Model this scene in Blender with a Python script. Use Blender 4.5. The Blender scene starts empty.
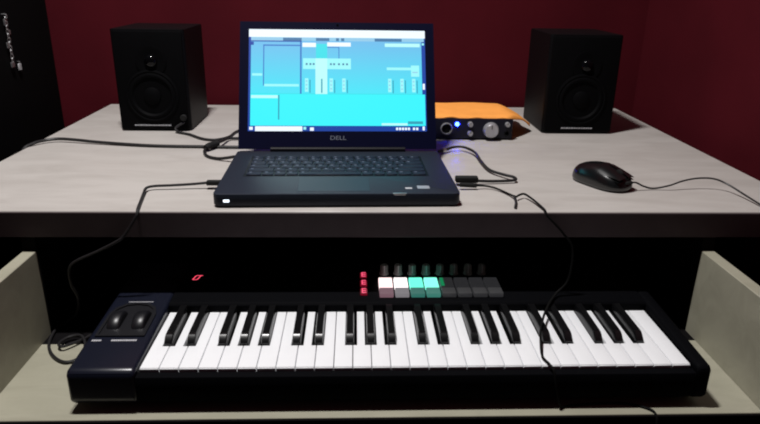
import bpy, bmesh, math, random
from mathutils import Vector, Matrix
random.seed(4)
SC = bpy.context.scene
COL = SC.collection
PI = math.pi

# ------------------------------------------------------------------ materials
def s2l(c):
    return tuple(((v/255)/12.92 if v <= 10 else (((v/255)+.055)/1.055)**2.4) for v in c)

def mat(name, col, rough=.5, spec=.5, noise=0, nscale=40, bump=0, bscale=300, metal=0, coat=0):
    m = bpy.data.materials.new(name); m.use_nodes = True
    nt = m.node_tree; b = nt.nodes['Principled BSDF']
    b.inputs['Base Color'].default_value = (*col, 1)
    b.inputs['Roughness'].default_value = rough
    b.inputs['Specular IOR Level'].default_value = spec
    b.inputs['Metallic'].default_value = metal
    b.inputs['Coat Weight'].default_value = coat
    tc = nt.nodes.new('ShaderNodeTexCoord')
    if noise:
        n = nt.nodes.new('ShaderNodeTexNoise'); n.inputs['Scale'].default_value = nscale
        n.inputs['Detail'].default_value = 5
        r = nt.nodes.new('ShaderNodeMapRange')
        r.inputs['To Min'].default_value = 1-noise; r.inputs['To Max'].default_value = 1+noise
        r.inputs['From Min'].default_value = .3; r.inputs['From Max'].default_value = .7
        mx = nt.nodes.new('ShaderNodeMix'); mx.data_type = 'RGBA'; mx.blend_type = 'MULTIPLY'
        mx.inputs[0].default_value = 1
        mx.inputs[6].default_value = (*col, 1)
        nt.links.new(tc.outputs['Object'], n.inputs['Vector'])
        nt.links.new(n.outputs['Fac'], r.inputs['Value'])
        nt.links.new(r.outputs['Result'], mx.inputs[7])
        nt.links.new(mx.outputs[2], b.inputs['Base Color'])
    if bump:
        n2 = nt.nodes.new('ShaderNodeTexNoise'); n2.inputs['Scale'].default_value = bscale
        bp = nt.nodes.new('ShaderNodeBump'); bp.inputs['Strength'].default_value = bump
        bp.inputs['Distance'].default_value = .001
        nt.links.new(tc.outputs['Object'], n2.inputs['Vector'])
        nt.links.new(n2.outputs['Fac'], bp.inputs['Height'])
        nt.links.new(bp.outputs['Normal'], b.inputs['Normal'])
    return m

def glow(name, rgb, strength=1.0):
    m = bpy.data.materials.new(name); m.use_nodes = True
    b = m.node_tree.nodes['Principled BSDF']
    b.inputs['Base Color'].default_value = (.02, .02, .02, 1)
    b.inputs['Roughness'].default_value = .4
    b.inputs['Emission Color'].default_value = (*s2l(rgb), 1)
    b.inputs['Emission Strength'].default_value = strength
    return m

def laminate(name, c1, c2, rough=.42):
    m = mat(name, c1, rough, .4)
    nt = m.node_tree; b = nt.nodes['Principled BSDF']
    tc = nt.nodes.new('ShaderNodeTexCoord'); mp = nt.nodes.new('ShaderNodeMapping')
    mp.inputs['Scale'].default_value = (2.2, 7, 7)
    n = nt.nodes.new('ShaderNodeTexNoise'); n.inputs['Scale'].default_value = 3.2
    n.inputs['Detail'].default_value = 7; n.inputs['Roughness'].default_value = .62
    n.inputs['Distortion'].default_value = .6
    r = nt.nodes.new('ShaderNodeValToRGB')
    r.color_ramp.elements[0].position = .34; r.color_ramp.elements[0].color = (*c2, 1)
    r.color_ramp.elements[1].position = .62; r.color_ramp.elements[1].color = (*c1, 1)
    nt.links.new(tc.outputs['Object'], mp.inputs['Vector'])
    nt.links.new(mp.outputs['Vector'], n.inputs['Vector'])
    nt.links.new(n.outputs['Fac'], r.inputs['Fac'])
    nt.links.new(r.outputs['Color'], b.inputs['Base Color'])
    return m

M = dict(
    wall=mat('maroon_paint', (.066, .0046, .0088), .85, .08, .12, 6, .15, 120),
    floor=mat('dark_floor', (.03, .024, .024), .6, .3, .2, 12),
    lam=laminate('pale_laminate', (.46, .432, .406), (.398, .37, .345)),
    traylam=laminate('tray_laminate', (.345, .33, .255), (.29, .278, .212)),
    band=mat('dark_edge_band', (.062, .045, .048), .55, .3, .1, 30),
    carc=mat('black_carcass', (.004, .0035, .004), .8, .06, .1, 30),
    blackcab=mat('black_cabinet', (.003, .003, .0034), .75, .08, .1, 8),
    steel=mat('dull_silver', (.55, .55, .56), .35, .5, .05, 60, metal=.9),
    spk=mat('speaker_black', (.0022, .0022, .0028), .5, .12, .1, 60, .2, 500),
    spkf=mat('speaker_baffle', (.0018, .0018, .0022), .65, .05, .08, 60),
    cone=mat('speaker_cone', (.0018, .0018, .0022), .65, .05, .08, 90),
    dome=mat('tweeter_dome', (.002, .002, .0025), .10, .22, .05, 90),
    dimmark=mat('grey_print', (.12, .13, .17), .5, .3, .05, 90),
    cabd=mat('matt_black_cable', (.004, .004, .004), .7, .1, .05, 300),
    mark=mat('pale_print', (.42, .42, .44), .5, .3, .05, 90),
    lap=mat('laptop_charcoal', (.012, .0165, .028), .5, .3, .06, 200, .05, 900),
    lapd=mat('laptop_black', (.002, .002, .004), .5, .15, .06, 120),
    bez=mat('bezel_glare_navy', (.0012, .0016, .014), .6, .04, .05, 100),  # black bezel, with camera glare put into the colour as navy
    key=mat('laptop_key', (.006, .008, .021), .6, .2, .05, 100),
    leg=mat('key_legend', (.13, .15, .21), .5, .3, .05, 100),
    pad=mat('touchpad_grey', (.0122, .0168, .029), .5, .3, .05, 200),
    stick=mat('sticker_silver', (.27, .29, .33), .4, .5, .05, 100),
    rub=mat('rubber_black', (.012, .012, .012), .8, .2, .05, 100),
    midi=mat('keyboard_plastic', (.0018, .0019, .0026), .7, .04, .06, 150, .06, 900),
    midie=mat('keyboard_end_lit', (.0055, .0068, .015), .30, .6, .06, 150, .06, 900),
    wkey=mat('white_key', (.82, .83, .85), .28, .5, .01, 50),
    bkey=mat('black_key', (.004, .004, .0045), .24, .45, .05, 150),
    gap=mat('key_bed', (.006, .006, .006), .8, .1, .05, 50),
    whl=mat('wheel_rubber', (.006, .006, .008), .38, .5, .05, 150),
    padu=glow('dim_backlit_pad', (40, 40, 42), 1.0),
    q0=glow('pad_dim_pink', (118, 88, 98), 1.0),
    q1=glow('pad_dim_white', (122, 118, 122), 1.0),
    q2=glow('pad_dim_mint', (48, 108, 98), 1.0),
    q3=glow('pad_dim_pale_mint', (56, 120, 108), 1.0),
    knob=mat('knob_plastic', (.2, .2, .2), .25, .6, .05, 150),
    mouse=mat('mouse_black', (.005, .0055, .006), .22, .8, .06, 150),
    cab=mat('cable_black', (.013, .012, .013), .45, .4, .05, 300),
    iface=mat('interface_navy', (.006, .006, .014), .5, .25, .06, 150),
    ifp=mat('interface_front', (.006, .006, .014), .5, .25, .06, 150),
    silver=mat('silver_knob', (.46, .46, .48), .3, .5, .04, 100, metal=.55),
    cloth=mat('orange_cloth', (.88, .35, .075), .85, .1, .05, 30, .4, 500),
    blue=glow('blue_light', (22, 42, 255), 75),
    white=glow('white_light', (235, 245, 255), 2.2),
    red=glow('red_key_light', (112, 8, 30), 1.0),
    redb=glow('red_bright', (255, 90, 125), 1.15),
    digit=glow('red_digit', (255, 80, 105), 1.2),
    p0=glow('pad_pink_white', (255, 226, 226), 1.5),
    p1=glow('pad_white', (255, 246, 246), 1.5),
    p2=glow('pad_mint', (110, 250, 215), 1.25),
    p3=glow('pad_mint_pale', (135, 255, 225), 1.3),
    pg=glow('pad_green', (20, 130, 80), 1.0),
)

# ------------------------------------------------------------------ mesh builder
class B:
    def __init__(self):
        self.bm = bmesh.new(); self.mats = []
    def _mi(self, m):
        if m not in self.mats: self.mats.append(m)
        return self.mats.index(m)
    def _begin(self):
        for f in self.bm.faces: f.tag = True
        for v in self.bm.verts: v.tag = True
    def _end(self, m, mx=None):
        i = self._mi(m)
        for f in self.bm.faces:
            if not f.tag: f.material_index = i
        if mx is not None:
            for v in self.bm.verts:
                if not v.tag: v.co = mx @ v.co
    def box(self, x0, x1, y0, y1, z0, z1, m, bev=0, seg=2, mx=None):
        self._begin()
        r = bmesh.ops.create_cube(self.bm, size=1)
        for v in r['verts']:
            v.co = Vector((x0+(v.co.x+.5)*(x1-x0), y0+(v.co.y+.5)*(y1-y0), z0+(v.co.z+.5)*(z1-z0)))
        if bev:
            ed = list({e for v in r['verts'] for e in v.link_edges})
            bmesh.ops.bevel(self.bm, geom=ed, offset=bev, segments=seg, affect='EDGES', profile=.6)
        self._end(m, mx); return self
    def poly(self, pts, h0, h1, m, axis='z', bev=0, seg=2, mx=None, only_top=False):
        """extrude a polygon along an axis: pts are the two other coordinates in cyclic order"""
        self._begin()
        def P(a, b, h):
            return {'z': (a, b, h), 'x': (h, a, b), 'y': (a, h, b)}[axis]
        lo = [self.bm.verts.new(P(a, b, h0)) for a, b in pts]
        hi = [self.bm.verts.new(P(a, b, h1)) for a, b in pts]
        n = len(pts)
        fl = self.bm.faces.new(lo); fh = self.bm.faces.new(hi)
        fs = [fl, fh]
        for i in range(n):
            fs.append(self.bm.faces.new((lo[i], lo[(i+1) % n], hi[(i+1) % n], hi[i])))
        bmesh.ops.recalc_face_normals(self.bm, faces=fs)
        if bev:
            ed = list(fh.edges) if only_top else list({e for f in fs for e in f.edges})
            bmesh.ops.bevel(self.bm, geom=ed, offset=bev, segments=seg, affect='EDGES', profile=.6)
        self._end(m, mx); return self
    def lathe(self, prof, m, mx=None, n=28):
        """prof: (radius, height) list turned about local z"""
        self._begin()
        rings = []
        for r, h in prof:
            if r < 1e-6: rings.append([self.bm.verts.new((0, 0, h))])
            else: rings.append([self.bm.verts.new((r*math.cos(2*PI*i/n), r*math.sin(2*PI*i/n), h)) for i in range(n)])
        fs = []
        for a, b in zip(rings, rings[1:]):
            for i in range(n):
                j = (i+1) % n
                if len(a) == 1 and len(b) == 1: continue
                if len(a) == 1: fs.append(self.bm.faces.new((a[0], b[i], b[j])))
                elif len(b) == 1: fs.append(self.bm.faces.new((a[i], a[j], b[0])))
                else: fs.append(self.bm.faces.new((a[i], a[j], b[j], b[i])))
        for rg in (rings[0], rings[-1]):
            if len(rg) > 1: fs.append(self.bm.faces.new(rg))
        bmesh.ops.recalc_face_normals(self.bm, faces=fs)
        self._end(m, mx); return self
    def tube(self, pts, r, m, n=8, sub=8, closed=False, mx=None, radii=None):
        self._begin()
        P = [Vector(p) for p in pts]
        path = []
        if len(P) > 2 and sub > 1:
            k = len(P)
            rng = k if closed else k-1
            for i in range(rng):
                p0 = P[(i-1) % k] if (closed or i > 0) else P[0]*2-P[1]
                p1 = P[i]; p2 = P[(i+1) % k]
                p3 = P[(i+2) % k] if (closed or i+2 < k) else P[-1]*2-P[-2]
                for s in range(sub):
                    t = s/sub
                    path.append(.5*((2*p1)+(p2-p0)*t+(2*p0-5*p1+4*p2-p3)*t*t+(3*p1-p0-3*p2+p3)*t**3))
            if not closed: path.append(P[-1])
        else: path = P
        k = len(path); rings = []; up = None
        for i, p in enumerate(path):
            a = path[(i-1) % k] if (closed or i > 0) else p
            b = path[(i+1) % k] if (closed or i < k-1) else p
            t = (b-a).normalized()
            if up is None:
                up = Vector((0, 0, 1)) if abs(t.z) < .9 else Vector((1, 0, 0))
            s = t.cross(up)
            if s.length < 1e-4: s = t.orthogonal()
            s.normalize(); up = s.cross(t).normalized()
            rr = r if radii is None else radii[min(len(radii)-1, i*len(radii)//k)]
            rings.append([self.bm.verts.new(p+rr*(math.cos(2*PI*j/n)*s+math.sin(2*PI*j/n)*up)) for j in range(n)])
        fs = []
        for i in range(k if closed else k-1):
            a, b = rings[i], rings[(i+1) % k]
            for j in range(n):
                fs.append(self.bm.faces.new((a[j], a[(j+1) % n], b[(j+1) % n], b[j])))
        if not closed:
            fs.append(self.bm.faces.new(rings[0])); fs.append(self.bm.faces.new(rings[-1]))
        bmesh.ops.recalc_face_normals(self.bm, faces=fs)
        self._end(m, mx); return self
    def quad(self, a, b, c, d, m):
        self._begin()
        self.bm.faces.new([self.bm.verts.new(p) for p in (a, b, c, d)])
        self._end(m); return self
    def grid(self, rows, m, closed_u=False):
        self._begin()
        V = [[self.bm.verts.new(p) for p in r] for r in rows]
        fs = []
        for r0, r1 in zip(V, V[1:]):
            L = len(r0)
            for i in range(L if closed_u else L-1):
                j = (i+1) % L
                fs.append(self.bm.faces.new((r0[i], r0[j], r1[j], r1[i])))
        if closed_u:
            for rg in (V[0], V[-1]): fs.append(self.bm.faces.new(rg))
        bmesh.ops.recalc_face_normals(self.bm, faces=fs)
        self._end(m); return self
    def build(self, name, parent=None, loc=None, ang=38):
        """parent: an Empty (world-aligned data are shifted to it) ; loc: origin of a single-mesh thing"""
        o0 = Vector(loc) if loc is not None else (Vector(parent['_o']) if parent and '_o' in parent else Vector((0, 0, 0)))
        for v in self.bm.verts: v.co -= o0
        self.bm.normal_update()
        for f in self.bm.faces: f.smooth = True
        for e in self.bm.edges:
            if len(e.link_faces) == 2 and e.calc_face_angle(0) > math.radians(ang): e.smooth = False
        me = bpy.data.meshes.new(name); self.bm.to_mesh(me); self.bm.free()
        for m in self.mats: me.materials.append(m)
        o = bpy.data.objects.new(name, me); COL.objects.link(o)
        if parent is not None:
            o.parent = parent
            if '_o' in parent: o['_o'] = parent['_o']
        elif loc is not None: o.location = loc
        return o

def thing(name, label, cat, loc=(0, 0, 0), rz=0, group=None, local=False):
    o = bpy.data.objects.new(name, None); COL.objects.link(o)
    o.empty_display_size = .03
    o.location = loc; o.rotation_euler = (0, 0, rz)
    o['label'] = label; o['category'] = cat
    o['_o'] = (0., 0., 0.) if local else tuple(float(c) for c in loc)
    if group: o['group'] = group
    return o
def tag(o, label, cat, group=None):
    o['label'] = label; o['category'] = cat
    if group: o['group'] = group
    return o
def structure(name, b, loc):
    o = b.build(name, loc=loc); o['kind'] = 'structure'; return o
def dup_part(o, parent, dx=0, dy=0, dz=0, label=None):
    c = o.copy(); COL.objects.link(c); c.parent = parent
    c.location = (o.location.x+dx, o.location.y+dy, o.location.z+dz)
    if label: c['label'] = label
    for ch in o.children:
        d = ch.copy(); COL.objects.link(d); d.parent = c
    return c
def basis(o, x, y, z):
    m = Matrix((Vector(x), Vector(y), Vector(z))).transposed().to_4x4()
    m.translation = Vector(o); return m
def facing_front(x, y, z):      # local z of a lathe points toward the viewer (-Y)
    return basis((x, y, z), (1, 0, 0), (0, 0, 1), (0, -1, 0))

DZ = .78                        # desk top
# ------------------------------------------------------------------ room
structure('floor', B().box(-1.6, .755, -.6, 1.70, -.05, 0, M['floor']), (0, 0, 0))
structure('wall_back', B().box(-1.6, .755, 1.66, 1.72, 0, 2.6, M['wall']), (0, 1.69, 0))
structure('wall_right', B().box(.735, .79, -.6, 1.66, 0, 2.6, M['wall']), (.76, .5, 0))
structure('wall_left', B().box(-1.66, -1.6, -.6, 1.66, 0, 2.6, M['wall']), (-1.63, .5, 0))

# ------------------------------------------------------------------ desk with pull-out tray
desk = thing('studio_desk', 'wide pale laminate desk with dark front edge and a pulled-out keyboard tray', 'desk', (.03, 1.24, 0))
XL, XR, YF, YB = -.613, .676, .845, 1.632
B().box(XL, XR, YF, YB, .744, DZ, M['lam'], .0012, 1).build('desktop', desk)
o = B().box(XL, XR, YF-.0025, YF, .742, DZ-.0012, M['band'], .0008, 1).build('front_edge_band', desk)
o['label'] = 'dark brown edge band'
for a, b in ((XL+.03, XL+.048), (XR-.048, XR-.03)):
    B().box(a, b, .93, 1.60, 0, .743, M['carc'], .001, 1).build('side_panel', desk)
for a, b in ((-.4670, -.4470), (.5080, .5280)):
    B().box(a, b, .8475, 1.585, .42, .743, M['carc'], .001, 1).build('tray_support_shade', desk)  # black boards carry on the tray sides as their shade under the desktop
B().box(XL+.05, XR-.05, 1.585, 1.60, .10, .743, M['carc'], .001, 1).build('back_panel', desk)
TZ = .588
TL, TR, TF, TB = -.4475, .5085, .6445, .815
tray = B().box(TL, TR, TF, TB, TZ-.016, TZ, M['traylam'], .0008, 1).build('keyboard_tray', desk)
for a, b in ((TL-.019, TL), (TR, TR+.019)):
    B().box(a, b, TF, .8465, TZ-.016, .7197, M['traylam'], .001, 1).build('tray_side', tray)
B().box(TL-.019, TR+.019, TF-.0025, TF, TZ-.055, TZ-.0015, M['carc'], .0006, 1).build('tray_front_edge', tray)
B().box(TL, TR, TB+.0008, 1.585, TZ-.018, TZ-.0003, M['carc'], .0005, 1).build('shade_shelf', desk)  # black shelf added past the desk's shadow line, as the tray's shaded rear

# ------------------------------------------------------------------ tall black cabinet at the left with trinkets
cb = thing('tall_cabinet', 'tall black cabinet at the left edge of the photo beside the desk', 'cabinet', (-1.03, 1.3, 0))
B().box(-1.32, -.744, .99, 1.652, .06, 2.2, M['blackcab'], .003).build('body', cb)
B().box(-1.31, -.755, 1.01, 1.645, 0, .06, M['carc']).build('plinth', cb)
d = None
for x0, x1, kx in ((-1.318, -1.034, -1.06), (-1.030, -.746, -1.004)):
    d = B().box(x0, x1, .970, .989, .07, 2.19, M['blackcab'], .002).build('door', cb)
    B().tube([(kx, .970, 1.05), (kx, .945, 1.05), (kx, .945, 1.19), (kx, .970, 1.19)], .005, M['steel'], sub=1).build('handle', d)
XC = -.7425
hk = thing('hanging_trinket', 'small silver charms on a short chain hung on the black cabinet side', 'ornament', (XC, 1.44, .90))
hook = B().tube([(XC-.0015, 1.440, 1.004), (XC+.007, 1.440, 1.004), (XC+.008, 1.440, .999), (XC+.006, 1.440, .996)], .0016, M['steel'], sub=3).build('hook', hk)
ch = B()
for k in range(11):
    z = .994-.0085*k
    ang = 0 if k % 2 else PI/2
    pts = [(XC+.005+math.cos(2*PI*i/8)*.0028*math.cos(ang), 1.440+math.cos(2*PI*i/8)*.0028*math.sin(ang), z+.0055*math.sin(2*PI*i/8)) for i in range(8)]
    ch.tube(pts, .0009, M['steel'], n=5, sub=1, closed=True)
ch.build('chain', hk)
for y, z, w, h in ((1.4405, .988, .011, .014), (1.447, .967, .010, .010), (1.434, .941, .006, .013), (1.440, .900, .012, .012)):
    B().box(XC+.0015, XC+.0055, y-w/2, y+w/2, z-h/2, z+h/2, M['steel'], .0015, 2).build('charm', hk)
kt = thing('hanging_tag', 'lone small pale tag hung lower on the black cabinet, right of the charms', 'tag', (XC, 1.47, .887))
B().box(XC+.001, XC+.004, 1.464, 1.476, .884, .899, M['mark'], .001, 1).build('tag_plate', kt)
B().tube([(XC-.001, 1.47, .903), (XC+.004, 1.47, .903), (XC+.003, 1.47, .898)], .0009, M['steel'], sub=2).build('pin', kt)

# ------------------------------------------------------------------ loudspeakers
def speaker(x0, x1, label, knob):
    y0, y1, z0, z1 = 1.339, 1.508, DZ+.0015, .986
    xc = (x0+x1)/2
    t = thing('loudspeaker', label, 'speaker', (xc, (y0+y1)/2, DZ), 0, 'pair of desktop speakers')
    cab = B()
    r = .010
    prof = []
    for cx, cy, a0 in ((x1-r, y1-r, 0), (x0+r, y1-r, 90), (x0+r, y0+r*.6, 180), (x1-r, y0+r*.6, 270)):
        for k in range(5):
            a = math.radians(a0+k*22.5); rr = r if cy > (y0+y1)/2 else r*.6
            prof.append((cx+rr*math.cos(a) if rr == r else (cx+(r-rr)*(1 if a0 == 270 else -1)+rr*math.cos(a)), cy+rr*math.sin(a)))
    cab.poly(prof, z0, z1, M['spk'], bev=.003, seg=2)
    c = cab.build('cabinet', t)
    bf = B().box(x0+.004, x1-.004, y0-.005, y0+.001, z0+.004, z1-.004, M['spkf'], .0025).build('front_baffle', t)
    zw, zt = z0+.072, z1-.062
    B().lathe([(.054, -.001), (.054, .002), (.050, .0035), (.047, .002), (.045, .0035), (.041, .0035), (.036, -.001),
               (.018, -.0035+.003), (.017, .0025), (.010, .0055), (0, .0065)], M['cone'], facing_front(xc, y0-.005, zw), 36).build('woofer', t)
    tw = B().lathe([(.031, -.001), (.031, .0015), (.028, .002), (.020, .0004), (.013, .0004)], M['spkf'], facing_front(xc+.004, y0-.005, zt), 32).build('tweeter', t)
    B().lathe([(.013, .0), (.0125, .003), (.009, .0065), (.005, .008), (0, .0085)], M['dome'], facing_front(xc+.004, y0-.005, zt), 24).build('dome', tw)
    # maker's strip: a row of tiny unreadable pale marks
    lg = B(); x = xc-.042 if knob else xc-.036
    random.seed(7)
    while x < xc+.030:
        w = random.uniform(.003, .007)
        lg.box(x, x+w, y0-.0056, y0-.005, z0+.010, z0+.0126, M['mark'])
        x += w+.0011
    lg.build('logo_strip', t)
    for fx in (x0+.02, x1-.02):
        for fy in (y0+.02, y1-.02):
            B().lathe([(.008, 0), (.008, .0025)], M['rub'], Matrix.Translation((fx, fy, DZ)), 12).build('foot', t)
    if knob:
        B().lathe([(.0065, -.001), (.0065, .006), (.0055, .007), (0, .007)], M['rub'], facing_front(x1-.013, y0-.005, z0+.028), 18).build('volume_knob', t)
    return t
speaker(-.488, -.342, 'black loudspeaker on the desk between the black cabinet and the laptop', True)
speaker(.401, .552, 'black loudspeaker standing at the right of the orange cloth, behind the mouse', False)

# ------------------------------------------------------------------ laptop (local frame: x across, y from front edge to hinge)
LW, LD = .352, .243
la = .0227
lc = Vector((-.1959+.1725*math.cos(la), .8582+.1725*math.sin(la), DZ))
lap = thing('laptop', 'open black laptop with a bright cyan screen in the middle of the desk', 'laptop', lc, la, local=True)
hw = LW/2
# wedge-shaped base, slightly wider rounded corners
b = B()
r = .010
outl = []
for cx, cy, a0 in ((hw-r, LD-r, 0), (-hw+r, LD-r, 90), (-hw+r, r, 180), (hw-r, r, 270)):
    for k in range(5):
        a = math.radians(a0+k*22.5); outl.append((cx+r*math.cos(a), cy+r*math.sin(a)))
b.poly(outl, .003, .0205, M['lap'], bev=.0022, seg=2)
base = b.build('base', lap)
B().poly([(x*.985, (y-.12)*.985+.12) for x, y in outl], .0012, .004, M['lapd']).build('bottom_cover', lap)
for x in (-.14, .14):
    for y in (.02, .22):
        B().box(x-.018, x+.018, y-.005, y+.005, 0, .0025, M['rub'], .001, 1).build('foot', lap)
# keyboard: six rows of separate keys
kx0, kx1, ky0, ky1 = -.142, .138, .089, .199
B().box(kx0-.003, kx1+.003, ky0-.003, ky1+.003, .0203, .0207, M['lapd']).build('keyboard_well', lap)
rows = [([1.0]*15, .62), ([1]*13+[1.9], 1), ([1.4]+[1]*12+[1.5], 1), ([1.7]+[1]*11+[2.2], 1), ([2.2]+[1]*10+[2.7], 1),
        ([1.3, 1, 1, 1, 5.2, 1, 1, 1, 1.2, 1.2], 1)]
tot = sum(h for _, h in rows); y = ky1; KH = (ky1-ky0)/tot
cache = {}
for ws, h in rows:
    sw = (kx1-kx0)/sum(ws); x = kx0
    yh = h*KH
    for w in ws:
        kk = (round(w*sw, 5), h)
        g = .0011
        if kk not in cache:
            kb = B().box(-w*sw/2+g, w*sw/2-g, -yh/2+g, yh/2-g, .0206, .0222, M['key'], .0006, 1)
            kb.box(-w*sw/2+.0045, -w*sw/2+.0085, yh/2-.0068 if h == 1 else -.0016, yh/2-.0040 if h == 1 else .0010, .0221, .02232, M['leg'])
            ko = kb.build('key', lap); ko.location = (x+w*sw/2, y-yh/2, 0); cache[kk] = ko
        else:
            c = cache[kk].copy(); COL.objects.link(c); c.parent = lap; c.location = (x+w*sw/2, y-yh/2, 0)
        x += w*sw
    y -= yh
B().box(-.058, .046, .012, .079, .0203, .0208, M['pad'], .0002, 1).build('touchpad', lap)
o = B().box(.116, .134, .022, .036, .0204, .0208, M['stick']).build('sticker', lap); o['label'] = 'large pale silver sticker'
o = B().box(.098, .108, .021, .028, .0204, .0208, M['mark']).build('sticker', lap); o['label'] = 'tiny grey sticker'
o = B().box(-.1610, -.1525, -.0006, .001, .0088, .0125, M['white'], .0004, 1).build('power_light', lap); o['label'] = 'lit white power light'
o = B().poly([(.078, .0208), (.098, .0208), (.096, .0180), (.080, .0180)], -.0006, .0035, M['steel'], axis='y', bev=.0008).build('front_glint', lap); o['label'] = 'added silver sliver for the front edge glint'  # steel sliver added as the glint on the base's front edge
for sx in (-1, 1):
    for yy, ln in ((.085, .012), (.115, .014), (.16, .02)):
        xx = sx*hw
        B().box(min(xx, xx+sx*.0004)-.0002, max(xx, xx+sx*.0004), yy-ln/2, yy+ln/2, .008, .0145, M['lapd']).build('port', lap)
B().lathe([(.0055, -.118), (.0055, .118)], M['lapd'], basis((0, LD-.004, .0225), (0, 1, 0), (0, 0, 1), (1, 0, 0)), 14).build('hinge_bar', lap)
# lid, leaning back
T = math.radians(27.5)
LH = .2375
Wv = Vector((0, math.sin(T), math.cos(T))); Nv = Vector((0, -math.cos(T), math.sin(T)))
LO = Vector((0, LD-.006, .0225))
LM = basis(LO, (1, 0, 0), Wv, Nv)          # x across, y up the lid, z toward the user
b = B(); rr = .009; outl = []
for cx, cy, a0 in ((hw-rr, LH-rr, 0), (-hw+rr, LH-rr, 90), (-hw+.003, .003, 180), (hw-.003, .003, 270)):
    q = rr if a0 < 180 else .003
    for k in range(5):
        a = math.radians(a0+k*22.5); outl.append((cx+q*math.cos(a), cy+q*math.sin(a)))
b.poly(outl, -.0085, -.001, M['lapd'], bev=.0012, seg=2, mx=LM)
lid = b.build('lid', lap)
SX0, SX1, SY0, SY1 = -.1580, .1580, .0340, .2215
b = B()
for a in ((-hw+.002, SX0, .002, LH-.002), (SX1, hw-.002, .002, LH-.002), (SX0, SX1, .002, SY0), (SX0, SX1, SY1, LH-.002)):
    b.box(a[0], a[1], a[2], a[3], -.001, .0006, M['bez'], mx=LM)
b.build('bezel', lid)
B().lathe([(.0022, .0004), (.0022, .0009), (0, .0009)], M['dome'], LM @ Matrix.Translation((0, LH-.0075, 0)), 12).build('webcam', lid)
# maker's name under the screen
cu = bpy.data.curves.new('name', 'FONT'); cu.body = 'DELL'; cu.size = .0105; cu.align_x = 'CENTER'; cu.align_y = 'CENTER'
cu.extrude = .0002
tmp = bpy.data.objects.new('tmp', cu); COL.objects.link(tmp)
bpy.context.view_layer.update()
me = bpy.data.meshes.new_from_object(tmp.evaluated_get(bpy.context.evaluated_depsgraph_get()))
bpy.data.objects.remove(tmp)
me.transform(LM @ Matrix.Translation((0, .0215, .0009)) @ Matrix.Diagonal((1.25, 1, 1, 1)))
me.materials.clear(); me.materials.append(M['dimmark'])
o = bpy.data.objects.new('brand_lettering', me); COL.objects.link(o); o.parent = lid; o['label'] = 'grey maker lettering'
# screen picture
def emis(name, rgb, s=1.0):
    m = bpy.data.materials.new(name); m.use_nodes = True; nt = m.node_tree
    bs = nt.nodes['Principled BSDF']; bs.inputs['Base Color'].default_value = (.01, .01, .01, 1)
    bs.inputs['Roughness'].default_value = .3
    bs.inputs['Emission Color'].default_value = (*s2l(rgb), 1); bs.inputs['Emission Strength'].default_value = s
    return m
S = dict(bg=emis('screen_ground', (86, 205, 240)), white=emis('screen_white', (236, 246, 255), 1.1), grey=emis('screen_grey', (150, 205, 235)),
         dark=emis('screen_dark', (70, 120, 165)), navy=emis('screen_navy', (22, 66, 165)), line=emis('screen_line', (60, 120, 200)),
         pale=emis('screen_pale', (160, 250, 252)), mint=emis('screen_mint', (190, 255, 252)), teal=emis('screen_teal', (60, 225, 235)),
         cyan=emis('screen_cyan', (56, 246, 255)), bar=emis('screen_taskbar', (14, 62, 160)), dteal=emis('screen_deep_teal', (50, 160, 185)))
# the large working area of the display runs from sky blue at its top to cyan lower down
nt = S['bg'].node_tree; bs = nt.nodes['Principled BSDF']
tc = nt.nodes.new('ShaderNodeTexCoord'); sp = nt.nodes.new('ShaderNodeSeparateXYZ'); rp = nt.nodes.new('ShaderNodeValToRGB')
mr = nt.nodes.new('ShaderNodeMapRange'); mr.inputs['From Min'].default_value = LO.z+.10*math.cos(T); mr.inputs['From Max'].default_value = LO.z+.20*math.cos(T)
rp.color_ramp.elements[0].color = (*s2l((72, 232, 250)), 1); rp.color_ramp.elements[1].color = (*s2l((112, 190, 238)), 1)
nt.links.new(tc.outputs['Object'], sp.inputs[0]); nt.links.new(sp.outputs['Z'], mr.inputs['Value'])
nt.links.new(mr.outputs['Result'], rp.inputs['Fac']); nt.links.new(rp.outputs['Color'], bs.inputs['Emission Color'])
b = B()
def sr(x0, x1, y0, y1, m, lay):        # rectangle in the display's own 658 x 375 grid, origin top left at (22, 33)
    u = lambda x: SX0+(x-22)/658*(SX1-SX0)
    v = lambda y: SY1-(y-33)/375*(SY1-SY0)
    z = -.0004+.00006*lay
    b.quad(*[LM @ Vector(p) for p in ((u(x0), v(y1), z), (u(x1), v(y1), z), (u(x1), v(y0), z), (u(x0), v(y0), z))], S[m])
sr(22, 680, 33, 408, 'navy', 0)
sr(30, 666, 62, 272, 'bg', 1); sr(30, 676, 272, 388, 'cyan', 1)
sr(22, 680, 33, 62, 'white', 2); sr(30, 676, 62, 75, 'grey', 2)
for a in ((148, 217), (270, 320), (345, 356), (364, 376), (490, 592)): sr(a[0], a[1], 64, 75, 'dark', 3)
sr(30, 217, 75, 79, 'navy', 3); sr(211, 217, 75, 272, 'line', 3); sr(75, 79, 90, 242, 'line', 3); sr(75, 211, 90, 95, 'line', 3)
sr(80, 207, 236, 245, 'pale', 4); sr(35, 72, 197, 206, 'pale', 4); sr(30, 40, 80, 92, 'navy', 4)
sr(220, 270, 82, 98, 'white', 3); sr(312, 400, 80, 95, 'white', 3); sr(270, 312, 86, 140, 'teal', 3)
sr(312, 357, 97, 100, 'line', 3); sr(354, 357, 97, 140, 'line', 3)
sr(222, 400, 140, 180, 'pale', 3); sr(268, 312, 140, 272, 'mint', 4)
for x in (232, 246, 258, 322, 334, 352, 368, 382): sr(x, x+7, 158, 165, 'dark', 4)
for x in (229, 320, 367, 538, 584, 628):
    sr(x, x+13, 214, 264, 'pale', 3); sr(x+17, x+21, 220, 268, 'dteal', 3)
    for k in range(3): sr(x+3, x+9, 222+14*k, 227+14*k, 'grey', 4)
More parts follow.
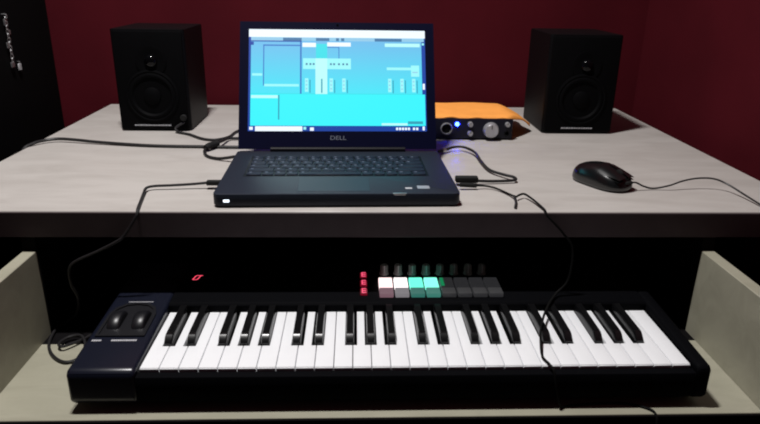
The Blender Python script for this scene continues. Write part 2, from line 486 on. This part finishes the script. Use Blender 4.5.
sr(289, 294, 216, 268, 'dteal', 5)
sr(528, 660, 82, 95, 'mint', 3); sr(534, 656, 172, 182, 'pale', 3); sr(625, 656, 164, 206, 'pale', 3)
sr(630, 650, 188, 192, 'grey', 4)
sr(668, 676, 232, 254, 'white', 4); sr(668, 676, 80, 88, 'pale', 4)
sr(30, 666, 270, 273, 'teal', 3)
sr(32, 130, 277, 288, 'mint', 3); sr(131, 136, 276, 366, 'dteal', 3)
sr(512, 608, 378, 386, 'mint', 3); sr(610, 666, 371, 381, 'dteal', 3)
sr(22, 680, 388, 408, 'bar', 2); sr(48, 220, 390, 408, 'white', 3); sr(27, 40, 392, 403, 'white', 3); sr(224, 234, 392, 402, 'pale', 3)
sr(248, 262, 394, 406, 'white', 3)
for x in (565, 576, 587, 598, 609, 628, 640): sr(x, x+8, 394, 403, 'white', 3)
sr(664, 672, 390, 404, 'white', 3)
b.build('screen', lid)['label'] = 'lit cyan display with a music program open'

# ------------------------------------------------------------------ audio interface with the orange cloth on it
iy = 1.275
ai = thing('audio_interface', 'small dark audio interface with a blue light, right of the laptop', 'audio interface', (.238, iy+.075, DZ))
B().box(.142, .320, iy+.003, iy+.15, DZ+.004, DZ+.043, M['iface'], .003).build('case', ai)
B().box(.140, .3215, iy-.002, iy+.004, DZ+.003, DZ+.044, M['ifp'], .002).build('front_panel', ai)
B().lathe([(.0125, 0), (.0125, .003), (.0105, .004), (.0095, .002), (.0095, -.001)], M['knob'], facing_front(.186, iy-.002, DZ+.0235), 24).build('input_jack', ai)
B().lathe([(.0075, 0), (.0075, .0012), (0, .0014)], M['gap'], facing_front(.186, iy-.0015, DZ+.0235), 20).build('jack_hole', ai)
o = B().lathe([(.0042, 0), (.0042, .002), (.003, .0032), (0, .0036)], M['blue'], facing_front(.2072, iy-.002, DZ+.033), 16).build('status_light', ai); o['label'] = 'glowing blue light'
def sknob(x, z, r, h, m, name, lab=None):
    o = B().lathe([(r*1.08, 0), (r*1.05, h*.35), (r, h*.8), (r*.86, h), (r*.6, h*.96), (0, h*.93)], m, facing_front(x, iy-.002, z), 28).build(name, ai)
    B().box(x-.0006, x+.0006, iy-.002-h-.0004, iy-.002-h*.8, z+r*.25, z+r*.8, M['gap']).build('pointer', o)
    if lab: o['label'] = lab
sknob(.2337, DZ+.033, .0052, .009, M['silver'], 'gain_knob')
sknob(.2345, DZ+.0145, .0052, .009, M['silver'], 'gain_knob')
sknob(.2765, DZ+.0215, .0148, .013, M['silver'], 'volume_knob', 'large silver knob')
sknob(.3095, DZ+.033, .0048, .008, M['silver'], 'phones_knob')
B().lathe([(.005, 0), (.005, .001), (.0032, .001), (.003, -.001)], M['gap'], facing_front(.3095, iy-.002, DZ+.014), 16).build('phones_jack', ai)
for fx in (.155, .318):
    for fy in (iy+.015, iy+.135):
        B().lathe([(.006, 0), (.006, .0045)], M['rub'], Matrix.Translation((fx, fy, DZ)), 12).build('foot', ai)

# orange cloth: a folded sheet lying over the interface, right corner drooping to the desk
def cloth_z(x, y):
    z = DZ+.0462
    if x > .318:
        t = (x-.318)/.062
        z = DZ+.0462-.030*min(1, t)**1.35
        z = max(z, DZ+.0022+.004*max(0, math.sin(40*(y-1.3))))
    if y > 1.428: z -= .006*((y-1.428)/.03)
    z += .0010*math.sin(38*x+20*y)+.0008*math.sin(70*y-25*x)
    return z
top = []; bot = []
NU, NV = 34, 22
for j in range(NV+1):
    rt = []; rb = []
    for i in range(NU+1):
        u = i/NU; v = j/NV
        x = .155+u*(.222-.012*v)+.004*math.sin(9*v)
        y = 1.279+.002*math.sin(14*u)+v*(.172+.004*math.sin(8*u))+max(0, u-.72)*.24*(1-v)
        z = cloth_z(x, y)
        if j == 0: z -= .004+.0015*math.sin(26*u)
        rt.append((x, y, z+.0018)); rb.append((x, y, z))
    top.append(rt); bot.append(rb)
b = B()
b.grid(top, M['cloth']); b.grid(bot, M['cloth'])
edge_t = [top[0][i] for i in range(NU+1)]+[top[j][NU] for j in range(1, NV+1)]+[top[NV][i] for i in range(NU-1, -1, -1)]+[top[j][0] for j in range(NV-1, 0, -1)]
edge_b = [bot[0][i] for i in range(NU+1)]+[bot[j][NU] for j in range(1, NV+1)]+[bot[NV][i] for i in range(NU-1, -1, -1)]+[bot[j][0] for j in range(NV-1, 0, -1)]
for i in range(len(edge_t)):
    j = (i+1) % len(edge_t); b.quad(edge_b[i], edge_b[j], edge_t[j], edge_t[i], M['cloth'])
bmesh.ops.remove_doubles(b.bm, verts=b.bm.verts, dist=1e-5)
bmesh.ops.recalc_face_normals(b.bm, faces=b.bm.faces)
tag(b.build('folded_cloth', loc=(.26, 1.36, DZ+.046), ang=60), 'orange cloth draped over the audio interface', 'cloth')

# ------------------------------------------------------------------ mouse
mo = thing('computer_mouse', 'black wired mouse on the right side of the desk', 'mouse', (.3985, .9765, DZ), math.radians(-59), local=True)
A, Bw, H = .0510, .0300, .0340
def mrow(z0, sc, zz, n=36):
    out = []
    for i in range(n):
        a = 2*PI*i/n
        ca, sa = math.cos(a), math.sin(a)
        px = A*math.copysign(abs(ca)**.82, ca)*sc
        w = Bw*(1-.10*math.cos(2*PI*px/(2*A)+.6)*.5)
        py = w*math.copysign(abs(sa)**.82, sa)*sc
        hump = 1-.28*max(0, px/A)-.10*max(0, -px/A)
        out.append((px, py, z0+zz*H*hump))
    return out
b = B()
prof = [(.90, 0), (.97, .03), (1.0, .12), (1.0, .26), (.975, .45), (.92, .62), (.82, .78), (.66, .90), (.45, .97), (.22, .995), (.06, 1.0)]
b.grid([mrow(.0015, s, z) for s, z in prof], M['mouse'], closed_u=True)
b.build('shell', mo, ang=60)
for sy in (-1, 1):       # the two button caps over the nose
    rowsb = []
    for k in range(9):
        t = k/8; px = .008+t*.0385
        rw = []
        for q in range(7):
            s = q/6; py = sy*(.0030+s*(.0215-.006*t*t))
            env = math.sqrt(max(.02, 1-(min(abs(px), .0555)/.0585)**2.4))
            zz = .0015+H*(1-.28*px/A)*(max(.05, 1-(abs(py)/.0305)**2.6))**.42*env**.55
            rw.append((px, py, zz+.0016))
        rowsb.append(rw)
    bb = B().grid(rowsb, M['mouse'])
    bb.grid([[(p[0], p[1], p[2]-.004) for p in r_] for r_ in rowsb], M['mouse'])
    bb.build('button', mo, ang=60)
B().lathe([(.0045, -.003), (.0075, -.0025), (.0075, .0025), (.0045, .003)], M['rub'], basis((.030, 0, .0245), (1, 0, 0), (0, 0, 1), (0, 1, 0)), 20).build('scroll_wheel', mo)
# cable in world coordinates -> mouse frame
mi = (Matrix.Translation(mo.location) @ Matrix.Rotation(mo.rotation_euler.z, 4, 'Z')).inverted()
mc = [(.4250, .9360, .795), (.4400, .9430, .7935), (.4540, .9455, .787), (.4720, .9480, .7825), (.4960, .9460, .788), (.5190, .9500, .7945), (.5440, .9530, .798), (.5680, .9500, .798), (.5840, .9370, .793), (.5930, .9060, .787), (.5970, .8700, .7835), (.6010, .8520, .7820), (.6040, .8430, .778), (.6060, .8390, .750), (.6060, .839, .700)]
B().tube([mi @ Vector(p) for p in mc], .0014, M['cab'], n=8).build('cable', mo)
B().tube([mi @ Vector(p) for p in ((.4190, .9330, .7945), (.4250, .9360, .7950), (.4320, .9395, .7945))], .0026, M['rub'], n=8, sub=3).build('strain_relief', mo)

# ------------------------------------------------------------------ MIDI keyboard
KX0, KX1 = -.342, .441
WX0, WX1, WY0, WY1, WZ = -.2601, .4209, .674, .8115, .6405
kbd = thing('midi_keyboard', 'black piano-style controller keyboard with lit pads on the desk tray', 'keyboard', (.05, .79, TZ))
B().box(KX0+.006, KX1-.006, .690, .940, TZ+.008, TZ+.024, M['midi'], .003).build('bottom_shell', kbd)
for fx in (KX0+.05, KX1-.05):
    for fy in (.71, .92):
        B().lathe([(.011, 0), (.012, .009)], M['rub'], Matrix.Translation((fx, fy, TZ)), 16).build('foot', kbd)
B().box(WX0, WX1, .672, .8115, TZ+.022, TZ+.030, M['gap']).build('key_bed', kbd)
def rnd(pts): return pts
# front rail below the keys, with a long groove
B().poly([(.661, .6355), (.672, .6355), (.672, TZ+.024), (.690, TZ+.022), (.690, TZ+.006), (.668, TZ+.008), (.6605, TZ+.015), (.660, .6175), (.6612, .6165), (.6612, .615), (.660, .614), (.660, .634)][::-1], WX0-.0015, WX1+.0015, M['midi'], axis='x').build('front_rail', kbd)
# end blocks
def endblock(x0, x1, name, m):
    pr = [(.664, .6455), (.940, .6585), (.946, .650), (.946, TZ+.02), (.930, TZ+.010), (.690, TZ+.006), (.666, TZ+.008), (.6590, TZ+.016), (.6590, .640)]
    return B().poly(pr, x0, x1, m, axis='x', bev=.0052, seg=3).build(name, kbd)
endblock(KX0, WX0-.0015, 'left_end_block', M['midie'])  # lighter navy: light caught by this end is put into its colour
endblock(WX1+.0015, KX1, 'right_end_block', M['midi'])  # darker plastic here, since less light falls on this end
# control panel behind the keys
PZ = .6575
B().poly([(.8120, .6500), (.8160, .6535), (.940, PZ+.001), (.946, .650), (.946, TZ+.02), (.8120, TZ+.022)], WX0-.0012, WX1+.0012, M['midi'], axis='x', bev=.0012, seg=2).build('control_panel', kbd)
# keys
pw = (WX1-WX0)/29
cut = {0: (0, .0088), 1: (.0060, .0060), 2: (.0088, 0), 3: (0, .0096), 4: (.0050, .0072), 5: (.0072, .0050), 6: (.0096, 0)}
BL = .0870
yb = WY1-BL
wc = {}
for k in range(29):
    n = k % 7; l, r_ = cut[n]
    if k == 28: l, r_ = 0, 0
    x0, x1 = .00045, pw-.00045
    key = (l, r_)
    if key not in wc:
        pts = [(x0, WY0), (x1, WY0)]
        pts += [(x1, yb-.0015), (x1-r_, yb-.0015), (x1-r_, WY1)] if r_ else [(x1, WY1)]
        pts += [(x0+l, WY1), (x0+l, yb-.0015), (x0, yb-.0015)] if l else [(x0, WY1)]
        b = B().poly([(a+WX0, c) for a, c in pts], WZ-.0125, WZ, M['wkey'], bev=.0008, seg=2, only_top=True)
        # thin overhanging lip at the front
        b.box(x0+WX0, x1+WX0, WY0-.0012, WY0+.002, WZ-.0045, WZ-.0009, M['wkey'], .0006, 1)
        o = b.build('white_key', kbd); o.location.x += k*pw
        wc[key] = o
    else:
        o = wc[key].copy(); COL.objects.link(o); o.parent = kbd; o.location = (k*pw, 0, 0)
bk = None
off = {0: -.0028, 1: .0028, 3: -.0040, 4: 0, 5: .0040}
for k in range(28):
    n = k % 7
    if n not in off: continue
    xc = WX0+(k+1)*pw+off[n]
    if bk is None:
        X = xc
        b = B()
        w0, w1 = .0056, .0043
        sec = lambda y, z, w: [(X-w0, y, WZ-.004), (X+w0, y, WZ-.004), (X+w0*.97, y, z-.0025), (X+w1, y, z), (X-w1, y, z), (X-w0*.97, y, z-.0025)]
        rowsk = []
        for y, z in ((yb, WZ+.0025), (yb+.0012, WZ+.0040), (yb+.008, WZ+.0098), (yb+.0105, WZ+.0108), (yb+.015, WZ+.0112), (WY1, WZ+.0116)):
            rowsk.append(sec(y, z, w1))
        b.grid(rowsk, M['bkey'], closed_u=True)
        bk = b.build('black_key', kbd, ang=30); bx = xc
    else:
        o = bk.copy(); COL.objects.link(o); o.parent = kbd; o.location = (xc-bx, 0, 0)
# pitch and modulation wheels in a raised arched bezel
def ltop(y): return .6455+(y-.664)*(.013/.276)
b = B()
arch = [(-.3335, .732), (-.3335, .785), (-.329, .801), (-.318, .812), (-.302, .815), (-.286, .812), (-.275, .801), (-.2705, .785), (-.2705, .732)]
arch_in = [(-.3300, .735), (-.3300, .784), (-.3260, .798), (-.3165, .8075), (-.302, .8105), (-.2875, .8075), (-.278, .798), (-.274, .784), (-.274, .735)]
b._begin()
zt = lambda y: ltop(y)+.0022
rings = [[(x, y, ltop(y)-.002) for x, y in arch], [(x, y, zt(y)) for x, y in arch], [(x, y, zt(y)) for x, y in arch_in], [(x, y, ltop(y)+.0003) for x, y in arch_in]]
b.grid(rings, M['whl'], closed_u=True)
b.build('wheel_bezel', kbd, ang=30)
for xc in (-.3175, -.2855):
    b = B()
    n = 40; R = .023
    rings = []
    for xx, rr in ((-.0085, R-.006), (-.0085, R-.0026), (-.0060, R), (.0060, R), (.0085, R-.0026), (.0085, R-.006)):
        rings.append([(xc+xx, .771+(rr+(.0003 if (i % 2 and abs(xx) < .008) else 0))*math.cos(2*PI*i/n), .6435+(rr+(.0003 if (i % 2 and abs(xx) < .008) else 0))*math.sin(2*PI*i/n)*.78) for i in range(n)])
    b.grid(rings, M['whl'], closed_u=True)
    w = b.build('control_wheel', kbd, ang=50)
for x0, x1 in ((-.3345, -.3225), (-.3100, -.2780)):
    z = ltop(.724)
    b = B(); x = x0; random.seed(3)
    while x < x1-.001:
        wd = random.uniform(.0018, .0030); wd = min(wd, x1-x)
        b.box(x, x+wd, .7225, .7262, z-.0005, z+.0003, M['mark']); x += wd+.0004
    b.build('wheel_legend', kbd)
b = B().box(-.318, -.284, .8185, .8200, ltop(.819)-.0005, ltop(.819)+.0003, M['mark'])
b.build('housing_highlight', kbd)  # pale strip painted as the highlight along the wheel housing's top
# display with one lit red character
disp = B().box(-.274, -.212, .872, .906, PZ-.003, PZ+.0002, M['dome'], .0004, 1).build('display', kbd)
b = B(); zc = PZ+.0003
def seg(p, q, w=.0019):
    p, q = Vector((*p, zc)), Vector((*q, zc)); d = (q-p).normalized(); s = Vector((-d.y, d.x, 0))*w/2
    vs = [p-s, q-s, q+s, p+s]; b.quad(*[tuple(v) for v in vs], M['digit'])
dx, dy = -.2432, .8805
seg((dx, dy), (dx+.0065, dy)); seg((dx+.0032, dy+.0140), (dx+.0125, dy+.0140))
seg((dx, dy), (dx+.0028, dy+.0140), .0018); seg((dx+.0068, dy), (dx+.0096, dy+.0140), .0018)
b.build('digit', disp)['label'] = 'red lit character'
# three small red buttons with lit legends
for yc in (.841, .868, .895):
    x0, x1 = .0088, .0188
    bt = B().box(x0, x1, yc-.0078, yc+.0078, PZ-.003, PZ+.0012, M['red'], .0005, 1).build('mode_button', kbd)
    bt['label'] = 'small red lit button'
    b = B()
    for q in (-.0062, 0, .0062):
        b.box(x0+.002, x1-.0015, yc+q-.0011, yc+q+.0011, PZ+.0010, PZ+.0015, M['redb'])
    b.box(x0+.002, x0+.0036, yc-.0062, yc+.0062, PZ+.0010, PZ+.0015, M['redb'])
    b.build('button_legend', bt)
# sixteen pads, four of the rear row lit, and eight knobs behind them
labs = {0: 'lit pinkish white pad', 1: 'lit white pad', 2: 'lit mint green pad', 3: 'lit pale mint pad', 4: 'pad with a faint green edge'}
for row, (y0, y1) in enumerate(((.826, .8455), (.8480, .8790))):
    for k in range(8):
        x0 = .0365+k*.02285
        m = M['padu']
        if k < 4: m = M['p%d' % k] if row == 1 else M['q%d' % k]
        b = B().box(x0, x0+.0203, y0, y1, PZ-.003, PZ+.0042, m, .0015, 2)
        o = b.build('drum_pad', kbd)
        if row == 1 and k == 4:
            B().box(x0+.0008, x0+.0060, y0+.002, y1-.002, PZ+.0036, PZ+.0046, M['pg'], .0003, 1).build('pad_glow', o)
        if row == 1 and k in labs: o['label'] = labs[k]
        if row == 0 and k < 4: o['label'] = 'dimly lit pad in front of a bright one'
kn = None
for k in range(8):
    x = .0460+k*.0217
    if kn is None:
        kn = B().lathe([(.0078, 0), (.0078, .002), (.0064, .0045), (.0060, .0145), (.0050, .0160), (0, .0160)], M['knob'], Matrix.Translation((x, .902, PZ-.0015)), 20).build('knob', kbd)
        B().box(x-.0007, x+.0007, .902-.0072, .902-.0010, PZ+.003, PZ+.0152, M['mark']).build('knob_pointer', kn)
    else:
        dup_part(kn, kbd, k*.0217)

# ------------------------------------------------------------------ cables lying about
def cable(name, pts, r, label, org=None, extras=(), m='cab'):
    o = org or pts[0]
    if not extras:
        c = B().tube(pts, r, M['cab'], n=8).build(name, loc=o)
        return tag(c, label, 'cable')
    t = thing(name, label, 'cable', o)
    B().tube(pts, r, M[m], n=8).build('cord', t)
    for nm, b in extras: b.build(nm, t)
    return t
zc = DZ
cable('power_cable', [(-.628, 1.172, .735), (-.619, 1.185, .775), (-.607, 1.205, zc+.0045), (-.592, 1.226, zc+.006), (-.5700, 1.235, zc+.0065), (-.535, 1.229, zc+.006), (-.4876, 1.2181, zc+.0045), (-.3868, 1.1990, zc+.0033), (-.2883, 1.1940, zc+.0033), (-.2223, 1.1916, zc+.0033), (-.17, 1.198, zc+.0033), (-.10, 1.25, zc+.0033), (-.05, 1.42, zc+.0033), (-.04, 1.58, zc+.0033), (-.04, 1.632, zc+.002), (-.04, 1.642, .75), (-.04, 1.643, .60)], .0029,
      'thick black cable running straight from the desk left edge to the laptop', (-.4, 1.2, DZ))
cable('speaker_cable', [(-.3550, 1.3335, zc+.020), (-.3700, 1.322, zc+.010), (-.362, 1.3120, zc+.0035), (-.3369, 1.2950, zc+.0030), (-.3017, 1.2576, zc+.0030), (-.2738, 1.2510, zc+.0030), (-.2531, 1.2760, zc+.0030), (-.2450, 1.3250, zc+.0030), (-.215, 1.39, zc+.003), (-.10, 1.47, zc+.006), (-.04, 1.475, zc+.0125), (.08, 1.475, zc+.008), (.165, 1.455, zc+.018), (.180, 1.426, zc+.022)], .0026,
      'black cable curving from the foot of the loudspeaker to behind the laptop', (-.33, 1.29, DZ))
cable('charger_cable', [(-.200, 1.262, zc+.004), (-.2357, 1.2590, zc+.004), (-.2500, 1.2520, zc+.005), (-.2555, 1.2150, zc+.0085), (-.2680, 1.1830, zc+.0090), (-.2765, 1.1640, zc+.005), (-.2700, 1.1380, zc+.003), (-.2570, 1.1190, zc+.003), (-.2370, 1.1070, zc+.004), (-.2090, 1.096, zc+.0105)], .0027,
      'black charger cable bundled with a strap beside the laptop hinge', (-.25, 1.17, DZ),
      extras=[('cable_strap', B().tube([(-.2600, 1.1985, zc+.0085), (-.2705, 1.1790, zc+.0095), (-.2765, 1.1680, zc+.0068)], .0058, M['rub'], n=10, sub=4))])
cable('usb_cable', [(-.226, .9470, zc+.0095), (-.2504, .9457, zc+.0075), (-.2814, .9425, zc+.0065), (-.3050, .9400, zc+.0060), (-.3135, .9310, zc+.0055), (-.3105, .9067, zc+.0040), (-.3043, .8711, zc+.0032), (-.2995, .8460, zc+.0036), (-.2985, .8375, zc-.0010), (-.3030, .8350, .770), (-.3185, .8340, .7480), (-.3294, .8330, .7395), (-.3565, .833, .7252), (-.3912, .833, .7086), (-.4010, .834, .6945), (-.4021, .836, .672), (-.4000, .845, .6450), (-.4150, .862, .610), (-.4400, .866, .590), (-.4420, .845, .5915), (-.4340, .8080, .5910), (-.4150, .7790, .5910), (-.3925, .7640, .5910), (-.3780, .7750, .5912), (-.3800, .8010, .5945), (-.3950, .8250, .5955), (-.4120, .8230, .5945), (-.4180, .8050, .5945), (-.4060, .800, .5945), (-.380, .845, .5912), (-.365, .94, .5912), (-.350, .975, .600), (-.33, .970, .615), (-.325, .9475, .615)], .0021,
      'black cable from the laptop left side down over the desk edge to the keyboard tray', (-.30, .84, DZ),
      extras=[('plug', B().box(-.2265, -.2040, .9415, .9525, zc+.0062, zc+.0132, M['rub'], .002).box(-.2045, -.1935, .9430, .9510, zc+.0075, zc+.0118, M['steel']))])
cable('interface_cable', [(.1750, .9700, zc+.0095), (.1932, .9740, zc+.0060), (.2209, .9765, zc+.0045), (.2512, .9800, zc+.0045), (.2610, .9840, zc+.0055), (.2580, .9950, zc+.0065), (.2459, 1.0090, zc+.0060), (.2290, 1.0396, zc+.0050), (.2240, 1.0896, zc+.0060), (.2220, 1.1450, zc+.0080), (.2060, 1.1800, zc+.0090), (.1853, 1.1800, zc+.0080), (.1690, 1.1650, zc+.0060), (.1560, 1.158, zc+.0055)], .0024,
      'black cable looping from the laptop right side back toward the interface', (.22, 1.0, DZ),
      extras=[('plug', B().box(.1600, .1960, .9620, .9770, zc+.0052, zc+.0145, M['rub'], .0025)),
              ('metal_tip', B().tube([(.1700, 1.1665, zc+.0065), (.1640, 1.1630, zc+.0060)], .0050, M['steel'], n=12, sub=1))])
cable('audio_cable', [(.1880, .9470, zc+.0065), (.2050, .9500, zc+.0050), (.2204, .9420, zc+.0035), (.2337, .9180, zc+.0030), (.2395, .8950, zc+.0060), (.2450, .8990, zc+.0070), (.2550, .9040, zc+.0070), (.2630, .8830, zc+.0050), (.2680, .8560, zc+.0036), (.2695, .8440, zc+.0026), (.2725, .8385, zc-.0040), (.2850, .8360, .7640), (.2963, .835, .7516), (.3110, .834, .7315), (.3135, .833, .7000), (.3090, .832, .6750), (.2930, .826, .6600), (.2700, .7900, .6565), (.2490, .7420, .6550), (.2390, .7060, .6500), (.2368, .6870, .6440), (.2410, .6720, .6430), (.2440, .6610, .6400), (.2480, .6560, .6200), (.2560, .6565, .5930), (.2720, .6610, .5897), (.3020, .6640, .5897), (.3300, .6650, .5897), (.3500, .6610, .5897), (.3630, .6550, .5897), (.3705, .6470, .5895), (.3730, .6405, .5800), (.3725, .6395, .5500)], .0016,
      'thin black cable from the laptop right side hanging down across the piano keys', (.27, .84, DZ), m='cabd',
      extras=[('plug', B().tube([(.1640, .9462, zc+.0080), (.1900, .9472, zc+.0065)], .0036, M['rub'], n=10, sub=1).tube([(.1615, .9460, zc+.0082), (.1745, .9465, zc+.0075)], .0017, M['steel'], n=8, sub=1)),
              ('short_branch', B().tube([(.2385, .9000, zc+.0050), (.2365, .8800, zc+.0034), (.2300, .8560, zc+.0024)], .0020, M['cab'], n=8))])

# ------------------------------------------------------------------ light
L = bpy.data.lights.new('ceiling_tube', 'AREA'); L.shape = 'RECTANGLE'; L.size = .22; L.size_y = .06
L.energy = 44.5; L.color = (1.0, .975, .965)
lo = bpy.data.objects.new('ceiling_tube', L); COL.objects.link(lo); lo.location = (-.30, .80, 2.55)
W = bpy.data.worlds.new('room'); SC.world = W; W.use_nodes = True
bg = W.node_tree.nodes['Background']; bg.inputs[0].default_value = (.55, .5, .62, 1); bg.inputs[1].default_value = .018

# ------------------------------------------------------------------ camera
cam = bpy.data.cameras.new('camera'); co = bpy.data.objects.new('camera', cam); COL.objects.link(co)
F, p, yw, rl = 641.1295, .35, .0423, .0163
f = Vector((math.sin(yw)*math.cos(p), math.cos(yw)*math.cos(p), -math.sin(p)))
rt = Vector((math.cos(yw), -math.sin(yw), 0)); up = rt.cross(f)
r2 = math.cos(rl)*rt+math.sin(rl)*up; u2 = -math.sin(rl)*rt+math.cos(rl)*up
co.matrix_world = basis((0, 0, 1.0883), r2, u2, -f)
cam.sensor_width = 36; cam.lens = F/760*36; cam.clip_start = .02
SC.camera = co
for o in bpy.data.objects:
    if '_o' in o: del o['_o']
SC.cycles.filter_width = 2.0
SC.view_settings.view_transform = 'Standard'; SC.view_settings.look = 'None'
SC.view_settings.exposure = 0; SC.view_settings.gamma = 1; SC.view_settings.use_curve_mapping = False
